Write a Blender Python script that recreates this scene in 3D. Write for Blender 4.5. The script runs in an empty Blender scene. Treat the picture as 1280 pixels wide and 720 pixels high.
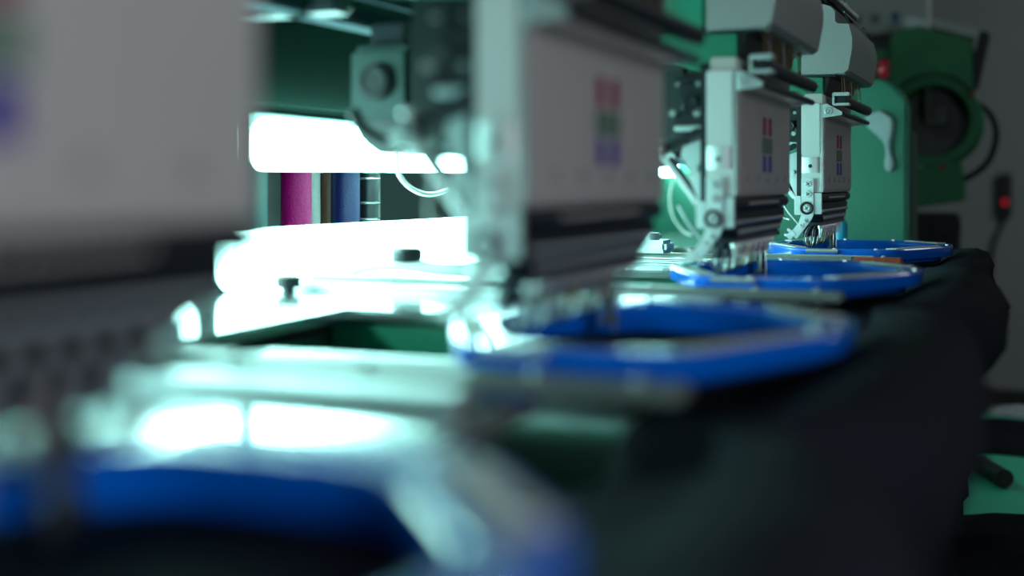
import bpy, bmesh, math, random
from mathutils import Vector, Matrix, noise
random.seed(7)
sc = bpy.context.scene
COL = sc.collection
EYE = 1.0            # eye height; every z below is given relative to the eye
PITCH = 0.45         # distance between two heads
PI = math.pi

# ------------------------------------------------------------ materials
MATS = {}
def mat(name, color, rough=0.5, metal=0.0, var=0.0, vscale=20, bump=0.0, bscale=60,
        emis=None, estr=0.0, trans=0.0, alpha=1.0, coat=0.0, spec=0.5, sheen=0.0, kind='noise'):
    m = bpy.data.materials.new(name); m.use_nodes = True
    nt = m.node_tree; b = nt.nodes['Principled BSDF']
    b.inputs['Base Color'].default_value = (*color, 1)
    b.inputs['Roughness'].default_value = rough
    b.inputs['Metallic'].default_value = metal
    b.inputs['Specular IOR Level'].default_value = spec
    if trans: b.inputs['Transmission Weight'].default_value = trans
    if coat: b.inputs['Coat Weight'].default_value = coat
    if sheen: b.inputs['Sheen Weight'].default_value = sheen
    if emis:
        b.inputs['Emission Color'].default_value = (*emis, 1)
        b.inputs['Emission Strength'].default_value = estr
    tc = nt.nodes.new('ShaderNodeTexCoord')
    if var:
        n = nt.nodes.new('ShaderNodeTexNoise'); n.inputs['Scale'].default_value = vscale
        n.inputs['Detail'].default_value = 4
        nt.links.new(tc.outputs['Object'], n.inputs['Vector'])
        r = nt.nodes.new('ShaderNodeMixRGB'); r.blend_type = 'MIX'
        r.inputs[1].default_value = (*[c*(1-var) for c in color], 1)
        r.inputs[2].default_value = (*[min(1, c*(1+var)) for c in color], 1)
        nt.links.new(n.outputs['Fac'], r.inputs[0]); nt.links.new(r.outputs[0], b.inputs['Base Color'])
    if bump:
        n2 = nt.nodes.new('ShaderNodeTexNoise'); n2.inputs['Scale'].default_value = bscale
        nt.links.new(tc.outputs['Object'], n2.inputs['Vector'])
        bp = nt.nodes.new('ShaderNodeBump'); bp.inputs['Strength'].default_value = bump
        bp.inputs['Distance'].default_value = 0.002
        nt.links.new(n2.outputs['Fac'], bp.inputs['Height']); nt.links.new(bp.outputs[0], b.inputs['Normal'])
    MATS[name] = m
    return m
mat('panel_white', (.62,.66,.65), .38, var=.04)
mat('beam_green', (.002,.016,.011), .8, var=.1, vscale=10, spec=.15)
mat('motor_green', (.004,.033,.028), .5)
mat('band_metal', (.62,.68,.68), .5, metal=.45)
mat('case_beige', (.47,.452,.44), .45, var=.04)
mat('cover_grey', (.30,.315,.31), .45, var=.03)
mat('machine_green', (.014,.19,.11), .4, var=.08, vscale=8)
mat('arm_green', (.02,.26,.16), .4, var=.06, vscale=8)
mat('dark_green', (.005,.065,.04), .45, var=.1, vscale=10)
mat('steel', (.60,.66,.67), .33, metal=.55, var=.06)
mat('bright_steel', (.78,.82,.82), .22, metal=.7)
mat('brushed_steel', (.5,.53,.54), .34, metal=1, var=.1, vscale=40)
mat('table_steel', (.60,.64,.64), .11, metal=.85, var=.07, vscale=14, bump=.05, bscale=25)
mat('frame_green', (.008,.13,.08), .5, var=.06, vscale=6)
mat('wire_metal', (.04,.045,.045), .35, metal=.5)
mat('bar_metal', (.22,.25,.235), .34, metal=.5, var=.1, vscale=30)
mat('dark_metal', (.018,.021,.027), .42, metal=.3, var=.2, spec=.35)
mat('black_plastic', (.012,.013,.015), .4)
mat('black_rubber', (.008,.008,.009), .6)
mat('hoop_blue', (.0,.13,.68), .22, var=.1, vscale=15, coat=.4)
mat('label_strip', (.62,.60,.55), .5, var=.15, vscale=120)
mat('tick_ink', (.05,.06,.08), .6)
mat('black_cloth', (.0135,.0142,.0215), .85, var=.25, vscale=9, bump=.3, bscale=350, spec=.05)
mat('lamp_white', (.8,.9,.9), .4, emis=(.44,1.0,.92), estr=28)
mat('cover_glow', (.8,.9,.9), .4, emis=(.44,1.0,.92), estr=13)  # white cover on the bed; its brightness is put in as emission
mat('lamp_housing', (.3,.42,.4), .4)
mat('red_ink', (.26,.004,.07), .5)
mat('green_ink', (.10,.19,.14), .5)
mat('violet_ink', (.06,.035,.30), .5)
mat('blue_ink', (.01,.10,.25), .5)
mat('grey_ink', (.2,.2,.2), .5)
mat('thread_yellow', (.62,.50,.06), .6)
mat('thread_orange', (.6,.25,.04), .6)
mat('thread_white', (.4,.4,.36), .6)
mat('dull_thread', (.20,.13,.035), .6)
mat('rail_paint', (.035,.06,.075), .85, var=.08, spec=.1)
mat('magenta', (.40,.0,.12), .4, var=.6, vscale=260, bump=.5, bscale=500, spec=.25)
mat('navy', (.006,.012,.11), .4, var=.3, vscale=200, bump=.3, bscale=500)
mat('brown_thread', (.17,.05,.025), .5, var=.2, vscale=200)
mat('teal_thread', (.02,.16,.15), .4, var=.2, vscale=200)
mat('black_thread', (.012,.015,.02), .35, var=.2, vscale=200)
mat('white_thread', (.5,.5,.47), .5, var=.1, vscale=200)
mat('beige_thread', (.35,.32,.28), .5, var=.1, vscale=200)
mat('white_plastic', (.75,.77,.72), .35)
mat('bottle_blue', (.01,.30,.50), .25)
mat('red_plastic', (.30,.004,.016), .35)
mat('yellow_plastic', (.62,.36,.01), .4)
mat('brown_red', (.28,.05,.025), .45, var=.2)
mat('wall_paint', (.33,.365,.365), .85, var=.05, vscale=3)
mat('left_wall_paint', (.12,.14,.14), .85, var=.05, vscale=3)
mat('skirting', (.03,.03,.033), .6)
mat('floor_mat', (.07,.075,.075), .6, var=.15, vscale=5)
mat('ceiling_paint', (.35,.37,.37), .9)
mat('worktop_mint', (.06,.52,.33), .5, var=.06, vscale=6)
mat('cloth_grey', (.30,.35,.36), .8, var=.2, vscale=30, bump=.4, bscale=60)
mat('plastic_bag', (.62,.70,.78), .3, var=.35, vscale=60, bump=.8, bscale=90)
mat('red_lamp', (.5,.0,.0), .4, emis=(1,.01,.03), estr=.35)
mat('far_green', (.01,.19,.07), .5, var=.1)
mat('box_beige', (.42,.45,.44), .5)
mat('pillar_grey', (.07,.08,.08), .5)
mat('clear_plastic', (.9,.95,.95), .05, trans=1.0)

# ------------------------------------------------------------ mesh builder
class MB:
    def __init__(s): s.bm = bmesh.new()
    def _merge(s, b, smooth=False):
        for f in b.faces: f.smooth = True
        me = bpy.data.meshes.new('tmp'); b.to_mesh(me); b.free(); s.bm.from_mesh(me); bpy.data.meshes.remove(me)
    def box(s, x0, x1, y0, y1, z0, z1, bev=0.0, seg=2):
        b = bmesh.new(); bmesh.ops.create_cube(b, size=1)
        for v in b.verts:
            v.co = Vector(((x0+x1)/2+v.co.x*abs(x1-x0), (y0+y1)/2+v.co.y*abs(y1-y0), (z0+z1)/2+v.co.z*abs(z1-z0)))
        if bev: bmesh.ops.bevel(b, geom=b.edges[:], offset=bev, segments=seg, affect='EDGES', clamp_overlap=True)
        s._merge(b); return s
    def obox(s, c, size, rot, bev=0.0):
        b = bmesh.new(); bmesh.ops.create_cube(b, size=1)
        for v in b.verts: v.co = Vector((v.co.x*size[0], v.co.y*size[1], v.co.z*size[2]))
        if bev: bmesh.ops.bevel(b, geom=b.edges[:], offset=bev, segments=2, affect='EDGES', clamp_overlap=True)
        b.transform(Matrix.Translation(c) @ rot.to_4x4()); s._merge(b); return s
    def prism(s, pts, y0, y1, axis='y', bev=0.0):
        """polygon pts (a,b) extruded: axis y -> (x,z); axis z -> (x,y); axis x -> (y,z)"""
        b = bmesh.new()
        def P(a, q, t):
            return {'y': (a, t, q), 'z': (a, q, t), 'x': (t, a, q)}[axis]
        v0 = [b.verts.new(P(a, q, y0)) for a, q in pts]; v1 = [b.verts.new(P(a, q, y1)) for a, q in pts]
        n = len(pts)
        b.faces.new(v0); b.faces.new(v1[::-1])
        for i in range(n): b.faces.new((v0[i], v1[i], v1[(i+1) % n], v0[(i+1) % n]))
        bmesh.ops.recalc_face_normals(b, faces=b.faces[:])
        if bev: bmesh.ops.bevel(b, geom=b.edges[:], offset=bev, segments=2, affect='EDGES', clamp_overlap=True)
        s._merge(b); return s
    def cyl(s, p0, p1, r, r2=None, seg=20, bev=0.0):
        p0 = Vector(p0); p1 = Vector(p1); d = p1-p0
        b = bmesh.new(); bmesh.ops.create_cone(b, cap_ends=True, segments=seg, radius1=r, radius2=r if r2 is None else r2, depth=d.length)
        if bev:
            ed = [e for e in b.edges if len(e.link_faces) == 2 and any(len(f.verts) > 4 for f in e.link_faces)]
            bmesh.ops.bevel(b, geom=ed, offset=bev, segments=2, affect='EDGES', clamp_overlap=True)
        b.transform(Matrix.Translation((p0+p1)/2) @ d.to_track_quat('Z', 'Y').to_matrix().to_4x4())
        s._merge(b); return s
    def sphere(s, c, r, seg=16, scale=(1,1,1)):
        b = bmesh.new(); bmesh.ops.create_uvsphere(b, u_segments=seg, v_segments=seg//2, radius=r)
        b.transform(Matrix.Translation(c) @ Matrix.Diagonal((*scale, 1))); s._merge(b); return s
    def torus(s, c, axis, R, r, seg=28, rs=10):
        q = Vector(axis).to_track_quat('Z', 'Y')
        pts = [Vector(c) + q @ Vector((R*math.cos(2*PI*i/seg), R*math.sin(2*PI*i/seg), 0)) for i in range(seg)]
        return s.tube(pts, r, rs, closed=True, smooth=0)
    def tube(s, pts, r, rs=8, closed=False, smooth=3):
        pts = [Vector(p) for p in pts]
        if smooth and len(pts) > 2:
            out = []; n = len(pts)
            for i in range(n-1):
                p0 = pts[max(i-1, 0)]; p1 = pts[i]; p2 = pts[i+1]; p3 = pts[min(i+2, n-1)]
                for k in range(smooth):
                    t = k/smooth
                    out.append(.5*((2*p1)+(-p0+p2)*t+(2*p0-5*p1+4*p2-p3)*t*t+(-p0+3*p1-3*p2+p3)*t**3))
            out.append(pts[-1]); pts = out
        n = len(pts); b = bmesh.new(); rings = []
        up = None
        for i, p in enumerate(pts):
            if closed: t = (pts[(i+1) % n]-pts[i-1]).normalized()
            else: t = (pts[min(i+1, n-1)]-pts[max(i-1, 0)]).normalized()
            if up is None:
                up = t.orthogonal().normalized()
            up = (up - t*up.dot(t)).normalized(); w = t.cross(up)
            rad = r[i] if isinstance(r, (list, tuple)) and len(r) == n else (r if not isinstance(r, (list, tuple)) else r[0])
            rings.append([b.verts.new(p+rad*(math.cos(2*PI*k/rs)*up+math.sin(2*PI*k/rs)*w)) for k in range(rs)])
        m = n if closed else n-1
        for i in range(m):
            a = rings[i]; c = rings[(i+1) % n]
            for k in range(rs): b.faces.new((a[k], a[(k+1) % rs], c[(k+1) % rs], c[k]))
        if not closed: b.faces.new(rings[0][::-1]); b.faces.new(rings[-1])
        bmesh.ops.recalc_face_normals(b, faces=b.faces[:])
        s._merge(b); return s
    def lathe(s, c, prof, seg=32, axis=(0,0,1)):
        """closed profile of (r, h) from bottom to top along axis"""
        q = Vector(axis).to_track_quat('Z', 'Y'); b = bmesh.new(); rings = []
        for r, h in prof:
            rings.append([b.verts.new(Vector(c)+q @ Vector((max(r, 1e-5)*math.cos(2*PI*k/seg), max(r, 1e-5)*math.sin(2*PI*k/seg), h))) for k in range(seg)])
        for i in range(len(rings)-1):
            for k in range(seg): b.faces.new((rings[i][k], rings[i][(k+1) % seg], rings[i+1][(k+1) % seg], rings[i+1][k]))
        b.faces.new(rings[0][::-1]); b.faces.new(rings[-1])
        bmesh.ops.recalc_face_normals(b, faces=b.faces[:])
        s._merge(b); return s
    def grid(s, P, closed_u=False, closed_v=False, caps=False):
        b = bmesh.new(); V = [[b.verts.new(p) for p in row] for row in P]
        nu = len(V); nv = len(V[0])
        for i in range(nu if closed_u else nu-1):
            for j in range(nv if closed_v else nv-1):
                b.faces.new((V[i][j], V[(i+1) % nu][j], V[(i+1) % nu][(j+1) % nv], V[i][(j+1) % nv]))
        if caps: b.faces.new(V[0]); b.faces.new(V[-1][::-1])
        bmesh.ops.recalc_face_normals(b, faces=b.faces[:])
        s._merge(b); return s
    def build(s, name, material, parent=None, origin=None, sharp=35):
        """vertices are given eye-relative; parts share their thing's origin"""
        if parent is not None: origin = Vector(parent['_o'])
        if origin is None:
            bb = [v.co for v in s.bm.verts]
            origin = Vector(((min(v.x for v in bb)+max(v.x for v in bb))/2, (min(v.y for v in bb)+max(v.y for v in bb))/2, min(v.z for v in bb)))
        origin = Vector(origin)
        me = bpy.data.meshes.new(name)
        bmesh.ops.translate(s.bm, vec=-origin, verts=s.bm.verts)
        s.bm.to_mesh(me); s.bm.free()
        me.materials.append(MATS[material])
        me.set_sharp_from_angle(angle=math.radians(sharp))
        o = bpy.data.objects.new(name, me); COL.objects.link(o)
        if parent is None: o.location = origin+Vector((0,0,EYE))
        else: o.parent = parent
        o['_o'] = tuple(origin)
        return o

def tag(o, label=None, cat=None, group=None, kind=None):
    if label: o['label'] = label
    if cat: o['category'] = cat
    if group: o['group'] = group
    if kind: o['kind'] = kind
    return o
def thing(name, origin, label, cat, group=None):
    o = bpy.data.objects.new(name, None); o.empty_display_size = .02; COL.objects.link(o)
    o.location = Vector(origin)+Vector((0,0,EYE)); o['_o'] = tuple(origin)
    return tag(o, label, cat, group)
def struct(o): o['kind'] = 'structure'; return o
def copy_tree(o, parent=None):
    c = o.copy(); COL.objects.link(c)
    if parent is not None: c.parent = parent
    for ch in list(o.children): copy_tree(ch, c)
    return c
def screw(mb_head, mb_slot, x, y, z, r, axis='y'):
    mb_head.cyl((x, y, z), (x, y-.0022, z), r, r*.8, seg=20, bev=.0004)
    for a in (PI/4+.2, -PI/4+.2):
        mb_slot.obox(Vector((x, y-.0021, z)), (r*1.1, .0006, r*.25), Matrix.Rotation(a, 3, 'Y'))

# ------------------------------------------------------------ room
struct(MB().box(-3.0, 3.0, -2.0, 5.75, -1.05, -1.0).build('floor', 'floor_mat'))
struct(MB().box(-3.0, 3.0, 5.6, 5.75, -1.0, 1.7).build('wall_back', 'wall_paint'))
struct(MB().box(-3.0, -2.85, -2.0, 5.6, -1.0, 1.7).build('wall_left', 'left_wall_paint'))
struct(MB().box(-3.0, 3.0, -2.0, 5.75, 1.7, 1.8).build('ceiling', 'ceiling_paint'))
struct(MB().box(-2.85, 3.0, 5.575, 5.6, -1.0, -.868, .004).build('baseboard_back', 'skirting'))

# ------------------------------------------------------------ machine body
XT0, XT1 = -.62, -.45
body = thing('machine_bed', (-.52, .9, -1.0), 'long green machine bed with polished steel top under the row of sewing heads', 'machine bed')
MB().box(-.64, -.47, -.45, 2.18, -.99, -.112, .006).build('bed_cabinet', 'machine_green', body)
tb = MB()
pts = [(-.64, -.45), (-.64, 2.18)]
cs = [1.551-PITCH*k for k in range(5)]
edge = []
for c in cs:
    if c+.28 > -.45:
        edge += [(XT1, c+.285), (-.190, c+.285), (-.190, c+.122), (XT1, c+.122)]
pts = [(-.64, 2.18), (XT1, 2.18)] + edge + [(XT1, -.45), (-.64, -.45)]
tb.prism(pts, -.098, -.09, 'z', .0015)
tb.build('bed_top', 'table_steel', body)
for c in cs[:4]:
    MB().box(-.47, -.215, c+.128, c+.275, -.16, -.0985, .004).build('bed_finger', 'machine_green', body)
    a = MB(); a.cyl((-.55, c, -.135), (-.185, c, -.135), .032, seg=28, bev=.004); a.build('cylinder_arm', 'brushed_steel', body)
MB().box(-.63, -.48, -.3, 2.0, -1.0, -.985).build('bed_foot', 'dark_metal', body)

beam = thing('machine_beam', (-.7, .9, .06), 'green horizontal beam running behind the sewing heads above the light strips', 'machine beam')
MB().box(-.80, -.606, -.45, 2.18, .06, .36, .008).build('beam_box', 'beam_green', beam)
rl = MB(); rl.box(-.49, -.465, -.3, 2.1, .118, .131, .002); rl.box(-.455, -.445, -.3, 2.1, .134, .142, .001)
tag(rl.build('slide_rail', 'rail_paint', beam), 'bluish steel slide rail')
for c in cs[:4]:
    MB().box(-.62, -.44, c+.09, c+.115, .118, .16, .003).build('rail_bracket', 'dark_metal', beam)

endf = thing('machine_end_frame', (-.4, 2.22, -1.0), 'green painted end frame behind the farthest sewing head', 'machine frame')
MB().prism([(-.195,-1.0),(-.19,.14),(-.215,.168),(-.235,.178),(-.27,.17),(-.33,.14),(-.82,.14),(-.82,-1.0)], 2.2, 2.26, 'y', .006).build('end_plate', 'frame_green', endf)
MB().box(-.24, -.19, 2.26, 2.4, -.12, .10, .01).build('rear_gusset', 'dark_green', endf)

# ------------------------------------------------------------ light bars
def light_bar(y0, y1, z0, z1, label, m, name='light_bar', r=.012):
    o = thing(name, (-.598, (y0+y1)/2, z0), label, 'light', None)
    n = 6; P = []
    for (cy, cz, a0) in ((y1-r, z1-r, 0), (y0+r, z1-r, PI/2), (y0+r, z0+r, PI), (y1-r, z0+r, 1.5*PI)):
        for k in range(n+1):
            a = a0+PI/2*k/n; P.append((cy+r*math.cos(a), cz+r*math.sin(a)))
    tag(MB().prism(P, -.606, -.59, 'x', .002).build('diffuser', m, o), 'glowing white diffuser')  # lamp diffuser on the upper strips, emissive cover front on the lower panels
    MB().box(-.6145, -.6065, y0+.01, y1-.01, z0+.006, .0598 if z0 > 0 else z1-.006, .0015).build('housing', 'lamp_housing', o)
    return o
ub = ['glowing white light strip under the beam at the farthest head',
      'glowing white light strip seen past the second nearest head toward the far end',
      'upper glowing white light strip above the row of coloured thread spools',
      'upper white light strip beside the nearest head, hidden behind its case']
for k, y0 in enumerate((1.78, 1.33, .88, .43)):
    o = light_bar(y0, y0+.415, .0105, .053, ub[k], 'lamp_white'); o['group'] = 'light strips under the beam'
light_bar(.83, 1.76, -.089, -.0395, 'long white cover panel with its brightness put in as emission, standing on the steel bed below the thread spools', 'cover_glow', 'emissive_cover', .016)
light_bar(-.2, .79, -.089, -.0395, 'white cover panel with its brightness put in as emission, on the steel bed nearest the camera', 'cover_glow', 'emissive_cover', .016)

# ------------------------------------------------------------ embroidery head (prototype = farthest head)
YN = 1.434; L = .2156; CY = YN+.117
def make_head():
    h = thing('embroidery_unit', (-L, CY, -.086), '', 'embroidery machine head', 'embroidery heads in the row')
    # needle case with its marks
    case = MB()
    n = 24; prof_top = .101
    case.box(-.2385, -L, YN+.001, YN+.234, -.0115, prof_top, .0015)
    case.box(-L-.0006, -L+.0009, YN+.004, YN+.230, -.0085, .0985, .0006)
    nc = case.build('needle_case', 'case_beige', h)
    q = MB()
    for yy in (-.0185, .0065): q.box(-L+.0008, -L+.0016, CY+yy, CY+yy+.012, .041, .057)
    q.build('red_mark', 'red_ink', nc)
    q = MB()
    for j in range(4): q.box(-L+.0008, -L+.0016, CY-.021, CY+.021, .0255+j*.0036, .0281+j*.0036)
    for yy in (-.021, -.003, .015): q.box(-L+.0008, -L+.00165, CY+yy, CY+yy+.006, .0255, .039)
    q.build('green_mark', 'green_ink', nc)
    q = MB()
    for yy in (-.0185, .0065): q.box(-L+.0008, -L+.0016, CY+yy, CY+yy+.012, .009, .0235)
    q.build('violet_mark', 'violet_ink', nc)
    for j in range(5):
        y = YN+.034+j*.0414
        s_ = MB(); s_.cyl((-L+.0005, y, .0035), (-L+.0022, y, .0035), .0036, seg=16, bev=.0004)
        s_.build('case_screw', 'cover_grey', nc)
    # side panel
    sp = MB()
    sp.box(-.2402, -.2192, YN-.003, YN+.001, .031, .0895, .0006)
    sp.box(-.2402, -.2170, YN-.002, YN+.001, -.0112, .031, .0006)
    pn = sp.build('side_panel', 'panel_white', h)
    arc = [(-.2402+.0005*0, YN+.0005)]+[(-.2297+.0105*math.cos(a), YN-.0015-.0050*math.sin(a)) for a in [PI-PI*i/14 for i in range(15)]]+[(-.2192, YN+.0005)]
    MB().prism(arc, .0105, .0285, 'z').build('panel_band', 'band_metal', pn)
    MB().cyl((-.2295, YN-.0069, .0185), (-.2295, YN-.004, .0185), .0022, seg=16).build('panel_hole', 'black_plastic', pn)
    MB().box(-.2190, -L+.0002, YN-.003, YN+.003, -.0105, .0885, .0008).build('edge_strip', 'bright_steel', pn)
    # post behind the panel
    MB().box(-.2457, -.2405, YN-.001, YN+.012, -.022, .096, .0008).build('rear_post', 'dark_metal', h)
    # steel bracket with screws
    br = MB()
    br.prism([(-.2393,.0046),(-.2262,.0046),(-.2255,.0035),(-.2255,-.036),(-.2272,-.041),(-.2335,-.050),(-.2445,-.0645),(-.2525,-.0585),(-.2425,-.046),(-.2398,-.038),(-.2393,-.03)], YN-.0085, YN-.0055, 'y', .0005)
    br.box(-.2475, -.2398, YN-.007, YN-.001, -.037, -.0155, .0008)
    br.box(-.232, -.217, YN-.0055, YN-.0005, -.036, -.012, .0006)
    bo = br.build('steel_bracket', 'steel', h)
    for (x, z, r) in ((-.2313,-.0018,.0042),(-.2313,-.0130,.0042),(-.2330,-.0292,.0044),(-.2338,-.0432,.0029),(-.2384,-.0487,.0029)):
        hd = MB(); sl = MB(); screw(hd, sl, x, YN-.0085, z, r)
        so = hd.build('bracket_screw', 'bright_steel', bo); sl.build_to = None
        so2 = sl.build('screw_slot', 'dark_metal', None, Vector(h['_o'])); 
        # slot belongs to the same screw: join geometry by second material
        me = so.data; b = bmesh.new(); b.from_mesh(me); nf = len(b.faces); b.from_mesh(so2.data); b.faces.ensure_lookup_table()
        for f in b.faces[nf:]: f.material_index = 1
        b.to_mesh(me); b.free(); me.materials.append(MATS['dark_metal'])
        bpy.data.objects.remove(so2)
    MB().torus((-.2330, YN-.0095, -.0292), (0,1,0), .0062, .0014).build('rubber_ring', 'black_rubber', bo)
    cl = MB(); cl.obox(Vector((-.2505, YN-.007, -.0600)), (.010,.006,.007), Matrix.Rotation(math.radians(-40), 3, 'Y'), .0006)
    cl.obox(Vector((-.2558, YN-.007, -.0605)), (.006,.0035,.003), Matrix.Rotation(math.radians(20), 3, 'Y'), .0005)
    cl.obox(Vector((-.2530, YN-.007, -.0545)), (.003,.0035,.005), Matrix.Rotation(math.radians(-40), 3, 'Y'), .0005)
    tag(cl.build('thread_clip', 'bright_steel', bo), 'small bright clip at the bracket tip')
    # roller band + clamp block
    rb = MB(); rb.cyl((-.2225, YN+.000, -.0175), (-.2225, YN+.236, -.0175), .0058, seg=20, bev=.0008)
    rb.box(-.2385, -.2225, YN+.002, YN+.232, -.0232, -.0120)
    ro = rb.build('roller_bar', 'dark_metal', h)
    q = MB()
    for j in range(22): q.box(-.2166, -.2164, YN+.050+j*.0062, YN+.0535+j*.0062, -.0185, -.0165)
    q.build('roller_scale', 'label_strip', ro)
    q = MB(); q.cyl((-.2225, YN-.003, -.0175), (-.2225, YN+.001, -.0175), .0045, seg=16, bev=.0005); q.build('roller_pin', 'steel', ro)
    q = MB(); q.cyl((-.2225, YN+.232, -.0175), (-.2225, YN+.244, -.0175), .0040, seg=16, bev=.0005)
    q.build('roller_pin', 'steel', ro)
    cb = MB(); cb.prism([(YN+.008,-.0236),(YN+.226,-.0236),(YN+.222,-.034),(YN+.19,-.046),(YN+.02,-.046),(YN+.008,-.038)], -.2350, -.2190, 'x', .001)
    cbo = cb.build('needle_clamp_block', 'dark_metal', h)
    for j in range(15):
        y = YN+.022+j*.0122
        q = MB(); q.cyl((-.2193, y, -.0405), (-.2170, y, -.0405), .0024, seg=12, bev=.0003); q.build('clamp_screw', 'steel', cbo)
    MB().cyl((-.2180, YN+.012, -.0325), (-.2180, YN+.215, -.0325), .0016, seg=12).build('clamp_rod', 'steel', cbo)
    # needle bars and thread guide wires
    for j in range(15):
        y = YN+.022+j*.0122
        low = -.088 if j in (11,) else (-.080 if j == 9 else -.064)
        q = MB(); q.cyl((-.2235, y, -.0462), (-.2235, y, -.053), .0019, seg=12); q.cyl((-.2235, y, -.053), (-.2235, y, low), .0008, .0003, seg=8)
        q.build('needle', 'bright_steel', h)
    for j in range(18):
        y = YN+.022+j*.0104+random.uniform(-.001,.001); e = random.uniform(-.0008,.0008)
        q = MB(); q.tube([(-.2235,y,-.0440),(-.2310,y,-.0470),(-.2375+e,y,-.0560),(-.2405+e,y+.001,-.0680),(-.2380,y+.001,-.0738),(-.2335,y+.001,-.0725),(-.2315,y+.001,-.0640),(-.2300,y,-.0540)], .00085, 6)
        q.build('guide_wire', 'brushed_steel' if j in (1,4,9) else 'wire_metal', h)
    for j, m_ in ((3,'thread_white'),(5,'thread_yellow'),(6,'thread_yellow'),(8,'thread_white'),(10,'thread_orange')):
        y = YN+.024+j*.0128
        q = MB(); q.tube([(-.2200,y,-.040),(-.2260,y+.004,-.054),(-.2330,y+.006,-.071)], .0005, 5); q.build('needle_thread', m_, h)
    q = MB(); q.prism([(-.2420,-.0460),(-.2400,-.0460),(-.2425,-.0640),(-.2440,-.0640)], YN+.030, YN+.205, 'y'); q.box(-.240,-.222,YN+.020,YN+.215,-.0500,-.0461); q.build('dark_backing', 'dark_metal', h)  # dark plate added behind the wires to fill their gaps with darkness
    # presser foot
    NY = YN+.166
    pf = MB(); pf.cyl((-.2300, NY, -.0462), (-.2300, NY, -.068), .0034, seg=16); pf.cyl((-.2300, NY, -.062), (-.2300, NY, -.072), .0056, seg=20, bev=.0008)
    pf.cyl((-.2300, NY+.002, -.070), (-.2300, NY+.002, -.083), .0035, seg=16, bev=.0005); pf.cyl((-.2300, NY+.001, -.0815), (-.2300, NY+.001, -.0845), .0064, seg=24, bev=.0006)
    tag(pf.build('presser_foot', 'dark_metal', h), 'round steel presser foot')
    # front rails above the case
    fr = MB(); fr.cyl((-.1955, YN-.002, .0930), (-.1955, YN+.240, .0930), .0062, seg=20, bev=.001)
    fo = fr.build('thread_guide_bar', 'dark_metal', h)
    q = MB(); q.box(-.205, -.187, YN-.004, YN+.012, .0975, .1015, .0005); q.box(-.205, -.187, YN-.004, YN+.012, .0865, .0895, .0005); q.box(-.2055, -.203, YN-.004, YN+.012, .087, .101, .0005)
    q.build('bar_clip', 'steel', fo)
    q = MB(); q.cyl((-.1950, YN+.000, .0775), (-.1950, YN+.238, .0775), .0028, seg=14, bev=.0005); q.box(-.2010, -.1960, YN+.003, YN+.235, .0765, .0795, .0004)
    q.build('front_rail', 'dark_metal', h)
    q = MB(); q.prism([(-L-.0005,.0875),(-.2120,.0895),(-.1945,.0795),(-.1945,.0760),(-L-.0005,.0730)], YN-.004, YN-.001, 'y', .0004)
    q.torus((-.2095, YN-.005, .0805), (0,1,0), .0036, .0010, 20, 8); q.cyl((-.2095, YN-.004, .0805), (-.2095, YN-.0065, .0805), .0016)
    q.build('rail_bracket', 'steel', h); q = MB()
    q.prism([(-L-.0005,.0875),(-.2120,.0895),(-.1945,.0795),(-.1945,.0760),(-L-.0005,.0730)], YN+.232, YN+.235, 'y', .0004)
    q.build('rail_bracket', 'steel', h)
    # tension cover (ribbed front)
    prof = [(-.2420,.1225),(-L-.0005,.1225),(-.1925,.1225),(-.1875,.1262),(-.1830,.150),(-.1826,.163),(-.1869,.1791),(-.2000,.1802),(-.2024,.1826),(-.2028,.1945),(-.2075,.2000),(-.2160,.2035),(-.2420,.2035)]
    P = []; N = 36
    for k in range(N*2+1):
        y = YN+.002+.230*k/(N*2)
        off = .0012 if (k % 4) in (1, 2) and 2 < k < N*2-2 else 0
        sh = .0025 if k in (0, N*2) else 0
        row = []
        for i, (x, z) in enumerate(prof):
            ox = off if i in (3, 4, 5, 6) else 0
            if sh:
                cx, cz = -.212, .162; x = cx+(x-cx)*(1-.05); z = cz+(z-cz)*(1-.03); ox = 0
            row.append((x+ox, y+(0 if not sh else (-.0015 if k == 0 else .0015)), z))
        P.append(row)
    q = MB(); q.grid(P, closed_v=True, caps=True)
    tc = q.build('tension_cover', 'cover_grey', h, sharp=28)
    q = MB(); q.prism([(-.2385,.1200),(-.2030,.1200),(-.2030,.1224),(-.2385,.1224)], YN+.004, YN+.228, 'y'); q.prism([(-.2385,.100),(-.215,.100),(-.210,.1200),(-.2385,.1200)], YN+.008, YN+.226, 'y')
    q.build('cover_base', 'dark_metal', tc)
    for j in range(9):
        y = YN+.03+j*.021; m_ = ('dull_thread','thread_white','dull_thread')[j % 3]
        q = MB(); q.cyl((-.2000, y, .1222), (-.1985, y, .0985), .0006, seg=6); q.build('upper_thread', m_, h)
    # tension discs and clear shield on top
    for j in range(15):
        y = YN+.006+j*.0150
        q = MB(); q.lathe((-.2150, y, .2105), [(.0040,-.008),(.0078,-.0075),(.0078,-.005),(.0045,-.003),(.0080,-.001),(.0080,.001),(.0045,.003),(.0074,.006),(.0040,.008)], 16, (1,0,.25))
        td = q.build('tension_disc', 'black_plastic', h)
        q = MB(); q.sphere((-.2058, y, .2135), .0026, 10); q.build('disc_pin', 'bright_steel', td)
    q = MB(); q.prism([(-.2024,.2005),(-.1935,.1915),(-.1925,.1925),(-.2015,.2015)], YN+.004, YN+.230, 'y'); q.build('clear_shield', 'clear_plastic', h)
    q = MB(); q.cyl((-.1935, YN+.002, .1925), (-.1935, YN+.232, .1925), .0009, seg=8); q.build('shield_rod', 'bright_steel', h)
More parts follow.
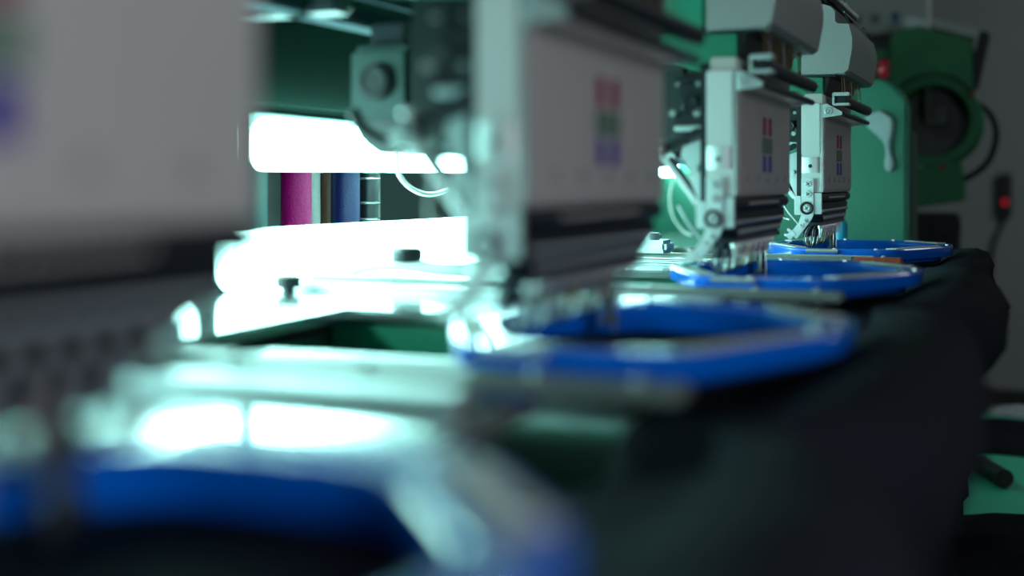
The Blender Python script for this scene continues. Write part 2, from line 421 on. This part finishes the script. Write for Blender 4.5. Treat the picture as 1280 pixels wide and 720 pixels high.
    for yy in (.004, .226):
        q = MB(); q.prism([(-.2025,.1995),(-.1990,.2015),(-.1925,.1935),(-.1870,.1795),(-.1890,.1795),(-.1945,.1915)], YN+yy, YN+yy+.002, 'y'); q.build('shield_bracket', 'dark_metal', h)
    # green arm back to the beam
    a = MB(); a.prism([(-.2425,.1245),(-.30,.1245),(-.33,.19),(-.602,.19),(-.602,.33),(-.2425,.33)], YN+.004, YN+.190, 'y', .003); a.box(-.2430, -.2166, YN+.006, YN+.190, .205, .33, .003)
    a.build('arm', 'arm_green', h)
    a = MB(); a.prism([(-.2168,.0900),(-.2168,.1195),(-.34,.1240),(-.34,.1080),(-.29,.1040),(-.245,.0910)], YN+.004, YN+.100, 'y', .001)
    a.build('arm_gusset', 'dark_green' if False else 'machine_green', h)
    # lever mechanism behind the panel
    m = MB(); m.box(-.2690, -.2462, YN+.020, YN+.075, .060, .0895, .002); m.box(-.2720, -.2460, YN+.014, YN+.080, .0835, .0880, .001); m.box(-.2700,-.2465,YN+.012,YN+.02,.047,.058,.001)
    mo = m.build('lever_housing', 'dark_metal', h)
    q = MB(); q.cyl((-.2560, YN+.020, .0640), (-.2560, YN+.006, .0640), .0072, seg=24, bev=.001); q.torus((-.2560, YN+.006, .0640), (0,1,0), .0060, .0012, 20, 8); q.build('cam_wheel', 'dark_metal', mo)
    for (x, z, r) in ((-.2705,.0565,.0026),(-.2505,.0560,.0026),(-.2490,.0800,.0020),(-.2665,.0800,.0016)):
        q = MB(); q.cyl((x, YN+.012, z), (x, YN+.005, z), r, seg=14, bev=.0005); q.build('housing_bolt', 'bright_steel', mo)
    q = MB(); q.box(-.2720, -.2470, YN+.016, YN+.022, .0425, .0465, .0006); q.prism([(-.2470,.036),(-.2470,-.012),(-.2505,-.004),(-.2670,.022),(-.2650,.030)], YN+.018, YN+.021, 'y', .0005)
    q.box(-.2555,-.2465, YN+.010, YN+.016, .006, .030, .0006)
    q.cyl((-.2515, YN+.010, .0115), (-.2515, YN+.006, .0115), .0025, seg=14, bev=.0004)
    q.build('linkage_plate', 'steel', h)
    q = MB(); q.obox(Vector((-.2640, YN+.010, .0350)), (.036,.005,.0060), Matrix.Rotation(math.radians(-27), 3, 'Y'), .0012)
    q.cyl((-.2790, YN+.012, .0275), (-.2790, YN+.004, .0275), .0052, seg=20, bev=.0008); q.obox(Vector((-.2600, YN+.012, .0000)), (.050,.005,.0048), Matrix.Rotation(math.radians(56), 3, 'Y'), .0012)
    q.build('lever_link', 'dark_metal', h)
    q = MB(); q.obox(Vector((-.2645, YN+.007, .0020)), (.052,.004,.0048), Matrix.Rotation(math.radians(53), 3, 'Y'), .001); q.cyl((-.2790, YN+.004, .0275), (-.2790, YN+.0005, .0275), .0026, seg=14, bev=.0005); q.sphere((-.2800,YN+.004,.0340),.003,12)
    q.build('take_up_lever', 'bright_steel', h)
    q = MB(); q.prism([(-.2460,.0060),(-.2585,.0060),(-.2555,.0015),(-.2480,-.0150),(-.2460,-.0160)], YN+.004, YN+.007, 'y', .0005); q.build('trimmer_plate', 'steel', h)
    q = MB(); q.tube([(-.2650, YN+.004, -.019),(-.2560, YN+.003, -.034),(-.2445, YN+.002, -.047)], .0012, 8); q.build('trimmer_rod', 'steel', h)
    q = MB(); q.tube([(-.2735,YN+.020,.003),(-.2765,YN+.020,-.012),(-.2740,YN+.020,-.028),(-.2650,YN+.018,-.040),(-.2560,YN+.012,-.043)], .0010, 8); q.build('thread_tube', 'white_plastic', h)
    # feed motor farther back
    q = MB(); q.box(-.463, -.412, YN+.262, YN+.330, .046, .100, .005); fm = q.build('feed_motor', 'motor_green', h)
    q = MB(); q.prism([(-.4625,.0458),(-.4125,.0458),(-.395,.036),(-.415,.022),(-.438,.020),(-.452,.030)], YN+.262, YN+.325, 'y', .002); q.build('motor_base', 'black_plastic', fm)
    q = MB(); q.cyl((-.439, YN+.263, .073), (-.439, YN+.256, .073), .0135, seg=28, bev=.0015); q.torus((-.439, YN+.257, .073), (0,1,0), .0095, .002, 24, 8); q.build('motor_hub', 'black_rubber', fm)
    q = MB(); q.box(-.455, -.425, YN+.280, YN+.315, .0995, .1185, .002); q.build('motor_mount', 'dark_metal', fm)
    # dark cable chain under the arm
    q = MB(); q.tube([(-.400,YN+.16,.046),(-.394,YN+.16,.035),(-.380,YN+.16,.026),(-.365,YN+.155,.024),(-.345,YN+.14,.035),(-.33,YN+.13,.055)], .0045, 10)
    q.build('loop_cable', 'black_rubber', h)
    q = MB(); q.box(-.334,-.285,YN+.11,YN+.17,.024,.121,.004); q.box(-.338,-.330,YN+.12,YN+.16,.030,.119,.003); q.build('gear_case', 'black_plastic', h)
    for (x,z,r) in ((-.340,.026,.0055),(-.318,.020,.006),(-.300,.022,.005)):
        q = MB(); q.cyl((x,YN+.105,z),(x,YN+.15,z),r,seg=20,bev=.001); q.build('gear_shaft','bright_steel',h)
    return h
head = make_head()
heads = [head]
for k in (1, 2, 3):
    c = copy_tree(head); c.location.y -= PITCH*k; heads.append(c)
for h, lb in zip(heads, (
    'farthest embroidery head, the sharp one in focus before the green end frame',
    'second farthest embroidery head, slightly blurred, beside the linkage levers',
    'blurred grey embroidery head standing over the mid-ground blue hoop',
    'nearest embroidery head, large grey blurred case filling the upper left')):
    h['label'] = lb

# ------------------------------------------------------------ frame arms beside each hoop
def make_arm(first):
    c = CY
    o = thing('frame_arm', (-.36, c-.17, -.089), '', 'frame arm', 'steel arms that carry the hoops')
    b = MB(); b.box(-.586, -.125 if not first else -.175, c-.181, c-.160, -.0875, -.0805, .0022, 3); b.build('upper_bar', 'bar_metal', o)
    if first:
        tag(MB().box(-.1755, -.125, c-.180, c-.161, -.0873, -.0803, .0015).build('bar_end', 'brown_red', o), 'reddish brown bar end')
        tag(MB().cyl((-.30, c-.176, -.0797), (-.155, c-.174, -.0797), .0010, seg=8).build('wire', 'bright_steel', o), 'thin bright wire')
    b = MB(); b.box(-.586, -.205, c-.216, c-.192, -.0895, -.0835, .0026, 3); b.build('lower_bar', 'brushed_steel', o)
    for x in (-.145, -.19, -.27, -.34):
        q = MB(); q.sphere((x, c-.170, -.0800), .0026, 12, (1,1,.7)); q.build('bar_screw', 'bright_steel', o)
    q = MB(); q.box(-.425, -.380, c-.190, c-.150, -.0805, -.066, .004); q.cyl((-.402, c-.17, -.066), (-.402, c-.17, -.058), .011, seg=24, bev=.002); q.build('arm_clamp', 'steel', o)
    q = MB(); q.tube([(-.575,c-.115,-.083),(-.555,c-.110,-.076),(-.52,c-.105,-.0745),(-.49,c-.100,-.078),(-.455,c-.095,-.079)], .0055, 12); q.torus((-.447,c-.094,-.079),(0,0,1),.0085,.004,20,8)
    q.build('clamp_lever', 'white_plastic', o)
    q = MB(); q.lathe((-.520, c-.102, -.072), [(.008,0),(.0125,.001),(.0135,.004),(.0135,.010),(.011,.0125),(.004,.013)], 24); q.build('clamp_knob', 'black_plastic', o)
    q = MB(); q.lathe((-.560, c-.235, -.0898), [(.005,0),(.005,.004),(.009,.004),(.010,.006),(.010,.012),(.008,.0135)], 24); q.build('table_knob', 'black_plastic', o)
    return o
arm_labels = ('thin steel bar with reddish brown end between the two farthest hoops',
    'greyish olive bar in front of the second farthest blue hoop',
    'wide pale teal bar in front of the mid-ground blue hoop',
    'steel bar ahead of the nearest blue hoop, at the bottom edge')
a0 = make_arm(True); a1 = make_arm(False); a1.location.y -= PITCH
a2 = copy_tree(a1); a2.location.y -= PITCH; a3 = copy_tree(a1); a3.location.y -= 2*PITCH
for a, lb in zip((a0, a1, a2, a3), arm_labels): a['label'] = lb

# ------------------------------------------------------------ blue hoops
HX, HY, HA, HB = -.192, CY-.010, .107, .125
def oct_pts(a, b, cut_x, cut_y, n=5, rr=.28):
    cf = cut_y-.022; cut_y = cut_y+.020
    base = [(a, -b+cut_y), (a, b-cf), (a-cut_x, b), (-a+cut_x, b), (-a, b-cf), (-a, -b+cut_y), (-a+cut_x, -b), (a-cut_x, -b)]
    out = []; N = len(base)
    for i in range(N):
        p0 = Vector((*base[i-1], 0)); p1 = Vector((*base[i], 0)); p2 = Vector((*base[(i+1) % N], 0))
        d = min((p1-p0).length, (p2-p1).length)*rr
        q0 = p1+(p0-p1).normalized()*d; q2 = p1+(p2-p1).normalized()*d
        for k in range(n+1):
            t = k/n; q = q0*(1-t)**2+2*p1*t*(1-t)+q2*t*t; out.append((q.x, q.y))
    return out
def ring_mesh(mb, cx, cy, o_, i_, z0, z1, ch=.0012):
    P = []
    for (x0, y0), (x1, y1) in zip(o_, i_):
        d = Vector((x0-x1, y0-y1)).normalized()*ch
        P.append([(cx+x0-d.x*.6, cy+y0-d.y*.6, z0), (cx+x0, cy+y0, z0+ch), (cx+x0, cy+y0, z1-ch), (cx+x0-d.x, cy+y0-d.y, z1), (cx+x1+d.x, cy+y1+d.y, z1), (cx+x1, cy+y1, z1-ch), (cx+x1, cy+y1, z0+ch), (cx+x1+d.x*.6, cy+y1+d.y*.6, z0)])
    mb.grid(P, closed_u=True, closed_v=True)
def make_hoop():
    o = thing('embroidery_hoop', (HX, HY, -.0885), '', 'embroidery hoop', 'blue embroidery hoops in the row')
    q = MB(); A = oct_pts(HA, HB, .055, .092); B = oct_pts(HA-.012, HB-.015, .051, .085)
    ring_mesh(q, HX, HY, A, B, -.0862, -.0745); q.build('outer_frame', 'hoop_blue', o)
    q = MB(); C = oct_pts(HA-.0128, HB-.0158, .0507, .0845); D = oct_pts(HA-.022, HB-.028, .047, .078)
    ring_mesh(q, HX, HY, C, D, -.0920, -.0755); q.build('inner_frame', 'hoop_blue', o)
    # broad flange with printed corner strips
    for sx in (1, -1):
        for sy in (1, -1):
            x0, y0 = HX+sx*(HA-.004), HY+sy*(HB-(.072 if sy > 0 else .114)); x1, y1 = HX+sx*(HA-.058), HY+sy*(HB-.0055)
            if sx*sy > 0 and sx < 0: pass
            d = Vector((x1-x0, y1-y0)); Ln = d.length; ang = math.atan2(d.y, d.x); nrm = Vector((-d.y, d.x)).normalized()
            if nrm.dot(Vector((sx, sy))) > 0: nrm = -nrm
            cen = Vector(((x0+x1)/2, (y0+y1)/2))+nrm*.0060
            q = MB(); q.obox(Vector((cen.x, cen.y, -.0742)), (Ln*.78, .0135, .0010), Matrix.Rotation(ang, 3, 'Z'), .0003)
            ls = q.build('label_strip', 'label_strip', o)
            q = MB()
            for k in range(9):
                t = (k-4)/4*Ln*.33; p = cen+d.normalized()*t
                q.obox(Vector((p.x, p.y, -.0736)), (.0012, .007 if k % 2 else .0045, .0003), Matrix.Rotation(ang, 3, 'Z'))
            q.build('tick_marks', 'tick_ink', ls)
    q = MB()
    q.box(HX-.045, HX-.005, HY-HB-.0035, HY-HB+.001, -.0860, -.0765, .0015); q.build('clamp_ear', 'hoop_blue', o)
    q = MB(); q.cyl((HX-.04, HY-HB-.0030, -.0765), (HX-.005, HY-HB-.0030, -.0765), .0022, seg=14); q.build('clamp_screw', 'bright_steel', o)
    for (x, y) in ((HX+.03, HY+HB-.005), (HX-.03, HY+HB-.005), (HX+.035, HY-HB+.005), (HX+HA-.006, HY+.02), (HX-.01, HY-HB+.005), (HX-HA+.006, HY-.01)):
        q = MB(); q.sphere((x, y, -.0745), .0022, 10, (1,1,.7)); q.build('rivet', 'bright_steel', o)
    return o
hoop = make_hoop()
hl = ('farthest blue octagonal hoop, sharp, under the in-focus head',
      'second farthest blue hoop, slightly blurred, with pale strip on its right corner',
      'mid-ground blurred blue hoop with a broad pale strip at its right corner',
      'nearest blue hoop, very blurred along the bottom left')
for k in range(4):
    o = hoop if k == 0 else copy_tree(hoop)
    if k: o.location.y -= PITCH*k
    o['label'] = hl[k]

# ------------------------------------------------------------ black garments clamped in the hoops
def make_garment(k):
    c = HY-PITCH*k
    o = MB()
    prof = [(-.165,-.106),(-.155,-.104),(-.105,-.100),(-.088,-.0905),(-.072,-.0830),(-.052,-.0800),(-.034,-.0850),(-.021,-.0960),(-.0145,-.1100),(-.0155,-.1260),(-.0250,-.1420),
            (-.036,-.1560),(-.040,-.1700),(-.041,-.1900),(-.047,-.2200),(-.056,-.2500),(-.058,-.2900),(-.060,-.3300),(-.066,-.3700),(-.085,-.395),
            (-.12,-.395),(-.150,-.35),(-.165,-.28),(-.172,-.20),(-.172,-.12)]
    sx = [(-.034,0,.02), (0,.0,0), (.002,0,.01), (.002,0,-.01)][k]
    NV = 56; P = []
    for j in range(NV+1):
        v = -1+2*j/NV; y = c+.016+.216*v
        e = (1-abs(v)**5)**.5 if abs(v) < 1 else 0
        e = max(e, .03)
        row = []
        for i, (x, z) in enumerate(prof):
            t = i/(len(prof)-1)
            if x > -.085:
                bul = max(0, 1-abs(z+.115)/.05)
                x2 = x-(.030, 0, .003, .006)[k]*bul*.95
                cr = abs(noise.noise(Vector((v*2.2+k*5, z*16, k*3.1))))
                x2 -= .020*cr*min(1, max(0, (-.088-z)/.03))
                x2 -= .010*(.5+.5*math.sin(v*11+z*40+k*2.1))*min(1, max(0, (-.12-z)/.05))
                if k == 0 and z > -.1: z2_off = -.005
                else: z2_off = 0
                z2 = z+z2_off+.006*noise.noise(Vector((v*3.5, x*30, k+9)))*(1 if x > -.07 else 0)
            else: x2, z2 = x, z
            # close the ends softly towards a core line
            cx = -.10; cz = -.20 if z < -.2 else min(z, -.093)
            x3 = cx+(x2-cx)*e; z3 = z2 if e > .9 else z2+(-.10-z2)*(1-e)*(.35 if z2 > -.2 else .12)
            z3 = min(z3, z2) if z2 > -.1 else z3
            row.append((x3, y, z3))
        P.append(row)
    o.grid(P, closed_v=True, caps=True)
    # cloth stretched flat inside the hoop
    A = oct_pts(HA-.014, HB-.017, .050, .084)
    o.prism([(HX+x, c+y) for x, y in A], -.0942, -.0926, 'z')
    g = o.build('black_garment', 'black_cloth', sharp=180)
    lb = ('black cloth garment hanging from the farthest blue hoop, topmost dark bulge at right',
          'black garment bulging below the second farthest blue hoop',
          'black garment hanging in folds from the mid-ground blue hoop',
          'large blurred black garment hanging from the nearest hoop at bottom')[k]
    tag(g, lb, 'garment', 'black garments clamped in the hoops')
    return g
for k in range(4): make_garment(k)

# ------------------------------------------------------------ thread spools behind the light strips
rack = thing('spool_shelf', (-.80, 1.28, -.20), 'dark shelf under the coloured thread spools', 'shelf')
MB().box(-.90, -.655, 1.02, 1.62, -.145, -.1305, .003).build('shelf_board', 'dark_metal', rack)
for y in (1.05, 1.59): MB().box(-.80, -.77, y-.012, y+.012, -1.0, -.1455, .002).build('shelf_leg', 'dark_metal', rack)
def spool(x, y, r, m, label, rings=False):
    o = thing('thread_spool', (x, y, -.1300), label, 'thread spool', 'thread spools behind the light strips')
    q = MB(); pr = [(r*.9,.006),(r*1.0,.010)]
    for k in range(1, 30): pr.append((r*(1-.006*(k % 2))-.0003*k/30, .010+.15*k/30))
    pr += [(r*.85,.165)]
    q.lathe((x, y, -.1300), pr, 28); q.build('thread_winding', m, o)
    q = MB(); q.lathe((x, y, -.1300), [(r*1.05,0),(r*1.05,.0055),(r*.5,.0058)], 28); q.lathe((x, y, -.1300), [(r*.5,.165),(r*.5,.178),(r*.3,.179)], 20)
    q.build('spool_core', 'black_plastic', o)
    if rings:
        for hgt in (.085, .105, .135):
            q = MB(); q.torus((x, y, -.1300+hgt), (0,0,1), r+.0008, .0018); q.build('ring', 'bright_steel', o)  # bright rings put in for the ring highlights on the dark winding
    return o
spool(-.75, 1.176, .0172, 'magenta', 'shiny magenta thread spool, leftmost full spool below the upper light strip')
spool(-.77, 1.130, .012, 'teal_thread', 'dark teal thread spool half hidden left of the magenta spool')
spool(-.785, 1.262, .012, 'white_thread', 'pale grey thread spool just right of the magenta spool')
spool(-.83, 1.365, .016, 'brown_thread', 'brown thread spool between the pale grey and the navy spool')
spool(-.75, 1.283, .0176, 'navy', 'navy blue thread spool right of the brown one')
spool(-.75, 1.338, .013, 'black_thread', 'black thread spool with rings put on as highlights, right of the navy spool', True)
spool(-.80, 1.435, .012, 'beige_thread', 'thin beige thread spool at the right end of the spools')
back = thing('rear_panel', (-1.05, 1.7, -1.0), 'dark grey cabinet panel standing behind the thread spools', 'cabinet')
MB().box(-1.12, -1.05, .7, 2.7, -.99, .6, .006).build('cabinet_body', 'left_wall_paint', back)
MB().box(-1.0505, -1.046, 1.90, 1.905, -.9, .5).build('door_seam', 'black_plastic', back)
MB().box(-1.11, -1.06, .75, 2.65, -1.0, -.9895).build('plinth', 'black_plastic', back)
q = MB(); q.tube([(-.582,1.095,.030),(-.582,1.098,.011),(-.580,1.115,-.003),(-.580,1.145,-.011),(-.580,1.175,-.0125),(-.580,1.21,-.008),(-.580,1.245,-.001),(-.580,1.28,.008),(-.575,1.31,.03),(-.56,1.35,.09),(-.475,1.40,.117)], .0026, 10)
tag(q.build('white_cable', 'white_plastic'), 'thin white cable looping below the upper light strip', 'cable')

# ------------------------------------------------------------ bottle on the bed
o = thing('oil_bottle', (-.245, 1.775, -.0895), 'small blue bottle with pale cap behind the farthest head', 'bottle')
MB().lathe((-.245,1.775,-.0895), [(.0100,0),(.0108,.002),(.0108,.030),(.009,.036),(.005,.040)], 24).build('bottle_body', 'bottle_blue', o)
MB().lathe((-.245,1.775,-.0895), [(.0062,.0402),(.0062,.050),(.003,.053),(.0014,.064)], 20).build('cap', 'white_plastic', o)

# ------------------------------------------------------------ end frame extras
q = MB()
q.prism([(-.262,.112),(-.235,.123),(-.214,.108),(-.2145,.085),(-.219,.065),(-.2175,.048),(-.212,.035),(-.216,.018),(-.226,.018),(-.229,.033),(-.225,.050),(-.229,.068),(-.243,.083),(-.258,.096)], 2.189, 2.1995, 'y', .003)
tag(q.build('cleaning_cloth', 'cloth_grey'), 'pale grey rag hanging on the green end frame', 'cloth')
o = thing('emergency_stop', (-.285, 2.225, .18), 'red emergency stop button with yellow ring on top of the green end frame', 'button')
MB().box(-.310, -.2542, 2.19, 2.255, .1715, .222, .004).build('button_box', 'pillar_grey', o)
MB().lathe((-.254,2.215,.196), [(.021,0),(.021,.004),(.014,.010)], 24, (1,0,0)).build('yellow_collar', 'yellow_plastic', o)
MB().lathe((-.2438,2.215,.196), [(.009,0),(.009,.006),(.017,.007),(.0185,.012),(.0165,.019),(.008,.0225)], 24, (1,0,0)).build('red_knob', 'red_plastic', o)
# ------------------------------------------------------------ far machine and control box
o = thing('far_machine', (-.21, 3.05, -1.0), 'green cast machine with large round dark opening before the back wall', 'machine')
cx, cz = -.205, .143
q = MB(); q.lathe((cx, 3.10, cz), [(.118,-.10),(.118,.06),(.079,.06),(.079,-.10),(.118,-.10)][:4], 48, (0,1,0))
q.bm.free(); q = MB()
P = []
for k in range(48):
    a = 2*PI*k/48; ca, sa = math.cos(a), math.sin(a)
    P.append([(cx+r*ca, y, cz+r*sa) for r, y in ((.104,3.0),(.108,3.006),(.108,3.14),(.080,3.14),(.080,3.006),(.083,3.0))])
q.grid(P, closed_u=True, closed_v=True); q.build('round_casting', 'far_green', o)
MB().prism([(cx-.095,cz+.055),(cx-.090,cz+.20),(cx-.035,cz+.215),(cx+.085,cz+.18),(cx+.088,cz+.06),(cx+.05,cz+.095),(cx,cz+.108),(cx-.05,cz+.095)], 2.97, 3.12, 'y', .005).build('upper_housing', 'far_green', o)
MB().box(-.345, cx-.095, 3.02, 3.14, cz+.0, cz+.17, .006).build('side_housing', 'far_green', o)
MB().prism([(cx-.12,cz-.095),(cx-.03,cz-.110),(cx+.06,cz-.095),(cx+.070,cz-.185),(cx-.12,cz-.215)], 2.99, 3.15, 'y', .005).build('lower_housing', 'far_green', o)
MB().cyl((cx, 3.10, cz), (cx, 3.138, cz), .0795, seg=40).build('inner_drum', 'pillar_grey', o)
q = MB(); q.cyl((cx-.012, 3.03, cz+.01), (cx-.012, 3.03, cz+.085), .008, seg=16, bev=.002); q.box(cx-.02, cx+.03, 3.05, 3.099, cz-.01, cz+.035, .003); q.build('drum_spindle', 'pillar_grey', o)
q = MB(); q.obox(Vector((cx+.098, 3.04, cz+.135)), (.022,.09,.13), Matrix.Rotation(math.radians(12), 3, 'Y'), .004); q.build('side_motor', 'dark_metal', o)
q = MB(); q.tube([(cx+.085,3.05,cz+.05),(cx+.118,3.05,cz+.02),(cx+.135,3.05,cz-.03),(cx+.120,3.05,cz-.09),(cx+.085,3.05,cz-.125),(cx+.04,3.05,cz-.145)], .0075, 12); q.build('hose', 'dark_metal', o)
q = MB(); q.box(cx-.115, cx+.055, 3.0, 3.14, -.62, cz-.215, .006); q.box(cx-.10,cx-.02,2.985,2.999,-.16,-.10,.003); q.box(cx+.0,cx+.06,2.985,2.999,-.12,-.085,.003); q.build('machine_base', 'dark_metal', o)
MB().box(-.36, -.11, 2.95, 3.2, -1.0, -.6205, .006).build('floor_stand', 'dark_metal', o)
q = MB(); q.obox(Vector((cx-.045, 3.0, cz+.225)), (.03,.05,.028), Matrix.Rotation(.4, 3, 'Y'), .004); q.cyl((cx-.02, 2.985, cz+.222), (cx-.02, 3.0, cz+.222), .010, seg=16, bev=.002); q.build('top_fitting', 'brushed_steel', o)
MB().prism([(cx-.01,cz+.215),(cx+.0,cz+.235),(cx+.09,cz+.205),(cx+.088,cz+.185)], 3.0, 3.1, 'y', .003).build('top_cover', 'box_beige', o)
for x, z in ((cx+.085, cz+.055), (cx+.02, cz-.108)):
    MB().cyl((x, 2.962 if z > cz else 2.982, z), (x, 3.0, z), .006, seg=12, bev=.001).build('red_plug', 'red_plastic', o)

o = thing('control_box', (-.31, 3.3, .36), 'pale control box with blue arrow mark mounted above the green machine', 'control box')
MB().box(-.46, -.232, 3.2, 3.34, .3705, .60, .008).build('box_shell', 'box_beige', o)
MB().prism([(-.318,.420),(-.297,.420),(-.307,.3855)], 3.196, 3.1995, 'y').build('arrow_mark', 'blue_ink', o)
for x in (-.40, -.355): MB().box(x-.012, x+.012, 3.196, 3.1995, .395, .42, .001).build('grey_mark', 'grey_ink', o)
MB().box(-.375, -.315, 3.24, 3.31, -1.0, .3700, .004).build('support_pillar', 'pillar_grey', o)
MB().box(-.440, -.378, 3.235, 3.3, .325, .3695, .004).build('under_module', 'white_plastic', o)
MB().box(-.313, -.250, 3.235, 3.3, .300, .3695, .006).build('under_module', 'beige_thread', o)

# ------------------------------------------------------------ wall power strip
o = thing('power_strip', (-.097, 5.585, -.141), 'black power strip with red light on the back wall, its cable hanging', 'power strip')
MB().box(-.127, -.068, 5.565, 5.599, -.141, .037, .006).build('strip_body', 'black_plastic', o)
MB().cyl((-.095, 5.5655, -.083), (-.095, 5.561, -.083), .011, seg=20, bev=.002).build('indicator_light', 'red_lamp', o)
q = MB(); q.tube([(-.098,5.585,-.139),(-.108,5.585,-.18),(-.135,5.585,-.24),(-.150,5.585,-.32),(-.152,5.585,-.42)], .0095, 10); q.build('power_cable', 'black_rubber', o)
for z in (.008, -.045, -.098):
    q = MB(); q.box(-.1275, -.134, 5.572, 5.595, z-.012, z+.012, .004); q.build('plug', 'black_rubber', o)

# ------------------------------------------------------------ mint worktable with dark cloths
o = thing('work_table', (.35, 1.9, -1.0), 'mint green work table at lower right with black cloths on it', 'table')
MB().box(-.165, .95, 1.15, 2.62, -.475, -.45, .004).build('table_top', 'worktop_mint', o)
for x in (-.12, .90):
    for y in (1.2, 2.57): MB().box(x-.02, x+.02, y-.02, y+.02, -1.0, -.4755, .002).build('leg', 'dark_metal', o)
def cloth(x0, x1, y0, y1, h, sd, edge, name, m, label, cat, grp=None, nx=44, ny=36):
    top = []; q = MB(); 
    def H(u, v):
        e = min(1, 5*u, 5*(1-u)) if edge else 1; f_ = min(1, 5*v, 5*(1-v))
        return -.4492+h*max(.0, e*f_)**.5*(.75+.25*math.sin(9*v+3*u+sd)+.18*noise.noise(Vector((u*5+sd, v*9, sd))))
    P = []
    for i in range(nx+1):
        u = i/nx; row = []
        for j in range(ny+1):
            v = j/ny
            wob = .022*noise.noise(Vector((u*3+sd, 4*v, 2.7))) ; wx = .03*noise.noise(Vector((v*3, sd, u)))
            row.append((x0+(x1-x0)*u+wx, y0+(y1-y0)*v+wob+.05*math.sin(u*2.2+sd)*(1), H(u, v)))
        P.append(row)
    Q = [[(p[0], p[1], -.4496) for p in row] for row in P]
    n = [r+list(reversed(s_)) for r, s_ in zip(P, Q)]
    q.grid(n, closed_v=True, caps=True)
    return tag(q.build(name, m, sharp=180), label, cat, grp)
cloth(-.15, .30, 2.14, 2.40, .030, 1.3, True, 'black_cloth', 'black_cloth', 'flat folded black cloth across the far part of the mint table', 'cloth', 'black cloths on the mint table')
cloth(-.12, .28, 1.50, 1.80, .035, 4.1, True, 'black_cloth', 'black_cloth', 'rumpled black cloth at the near part of the mint table, by the lower right corner', 'cloth', 'black cloths on the mint table')
cloth(-.085, .18, 2.53, 2.61, .016, 2.2, True, 'plastic_bag', 'plastic_bag', 'crumpled pale blue-white plastic bag at the back edge of the mint table', 'bag')
o = thing('hand_tool', (-.05, 2.05, -.4498), 'black hand tool with thick grip lying on the mint table', 'tool')
q = MB(); pa = Vector((-.072,2.045,-.4350)); pb = Vector((-.032,1.955,-.4350))
q.cyl(pa, pb, .0145, .0135, seg=22, bev=.004); q.build('grip', 'black_rubber', o)
q = MB(); pc = Vector((-.140,2.20,-.4300)); q.cyl(pc, pa, .0050, .0085, seg=16); q.cyl(pa+(pc-pa)*.04, pa+(pa-pc)*.02, .0125, .0150, seg=20); q.build('shaft', 'black_plastic', o)

# ------------------------------------------------------------ lights
def area(name, loc, rot, sx, sy, power, col):
    l = bpy.data.lights.new(name, 'AREA'); l.shape = 'RECTANGLE'; l.size = sx; l.size_y = sy; l.energy = power; l.color = col
    o = bpy.data.objects.new(name, l); COL.objects.link(o); o.location = (loc[0], loc[1], loc[2]+EYE)
    d = Vector(rot)-Vector(loc); o.rotation_euler = d.to_track_quat('-Z', 'Y').to_euler(); return o
area('front_fill', (.70, -.22, .22), (-.2, .35, .03), .45, .45, 5.6, (.88,.95,1))  # unseen fill added close by to brighten the nearer case fronts
area('ceiling_light', (1.2, 3.6, 1.6), (.9, 4.2, -1), 1.2, .6, 12, (.9,.98,1))
area('overhead_light', (-.9, 1.0, 1.6), (-.5, 1.2, 0), .8, 2.0, 5, (.85,1,.97))
w = bpy.data.worlds.new('World'); sc.world = w; w.use_nodes = True
w.node_tree.nodes['Background'].inputs[0].default_value = (.55,.62,.68,1); w.node_tree.nodes['Background'].inputs[1].default_value = .06

for o in bpy.data.objects:
    if '_o' in o: del o['_o']

# ------------------------------------------------------------ camera
cam = bpy.data.cameras.new('camera'); co = bpy.data.objects.new('camera', cam); COL.objects.link(co)
cam.sensor_width = 36; cam.lens = 1550/1280*36
cam.shift_y = -132/1280
co.location = (0, 0, EYE); co.rotation_euler = (PI/2, 0, math.atan(647/1550))
cam.clip_start = .01
cam.dof.use_dof = True; cam.dof.focus_distance = 1.41; cam.dof.aperture_fstop = cam.lens/17.0
sc.camera = co
vs = sc.view_settings; vs.view_transform = 'Standard'; vs.look = 'None'; vs.exposure = 0; vs.gamma = 1; vs.use_curve_mapping = False
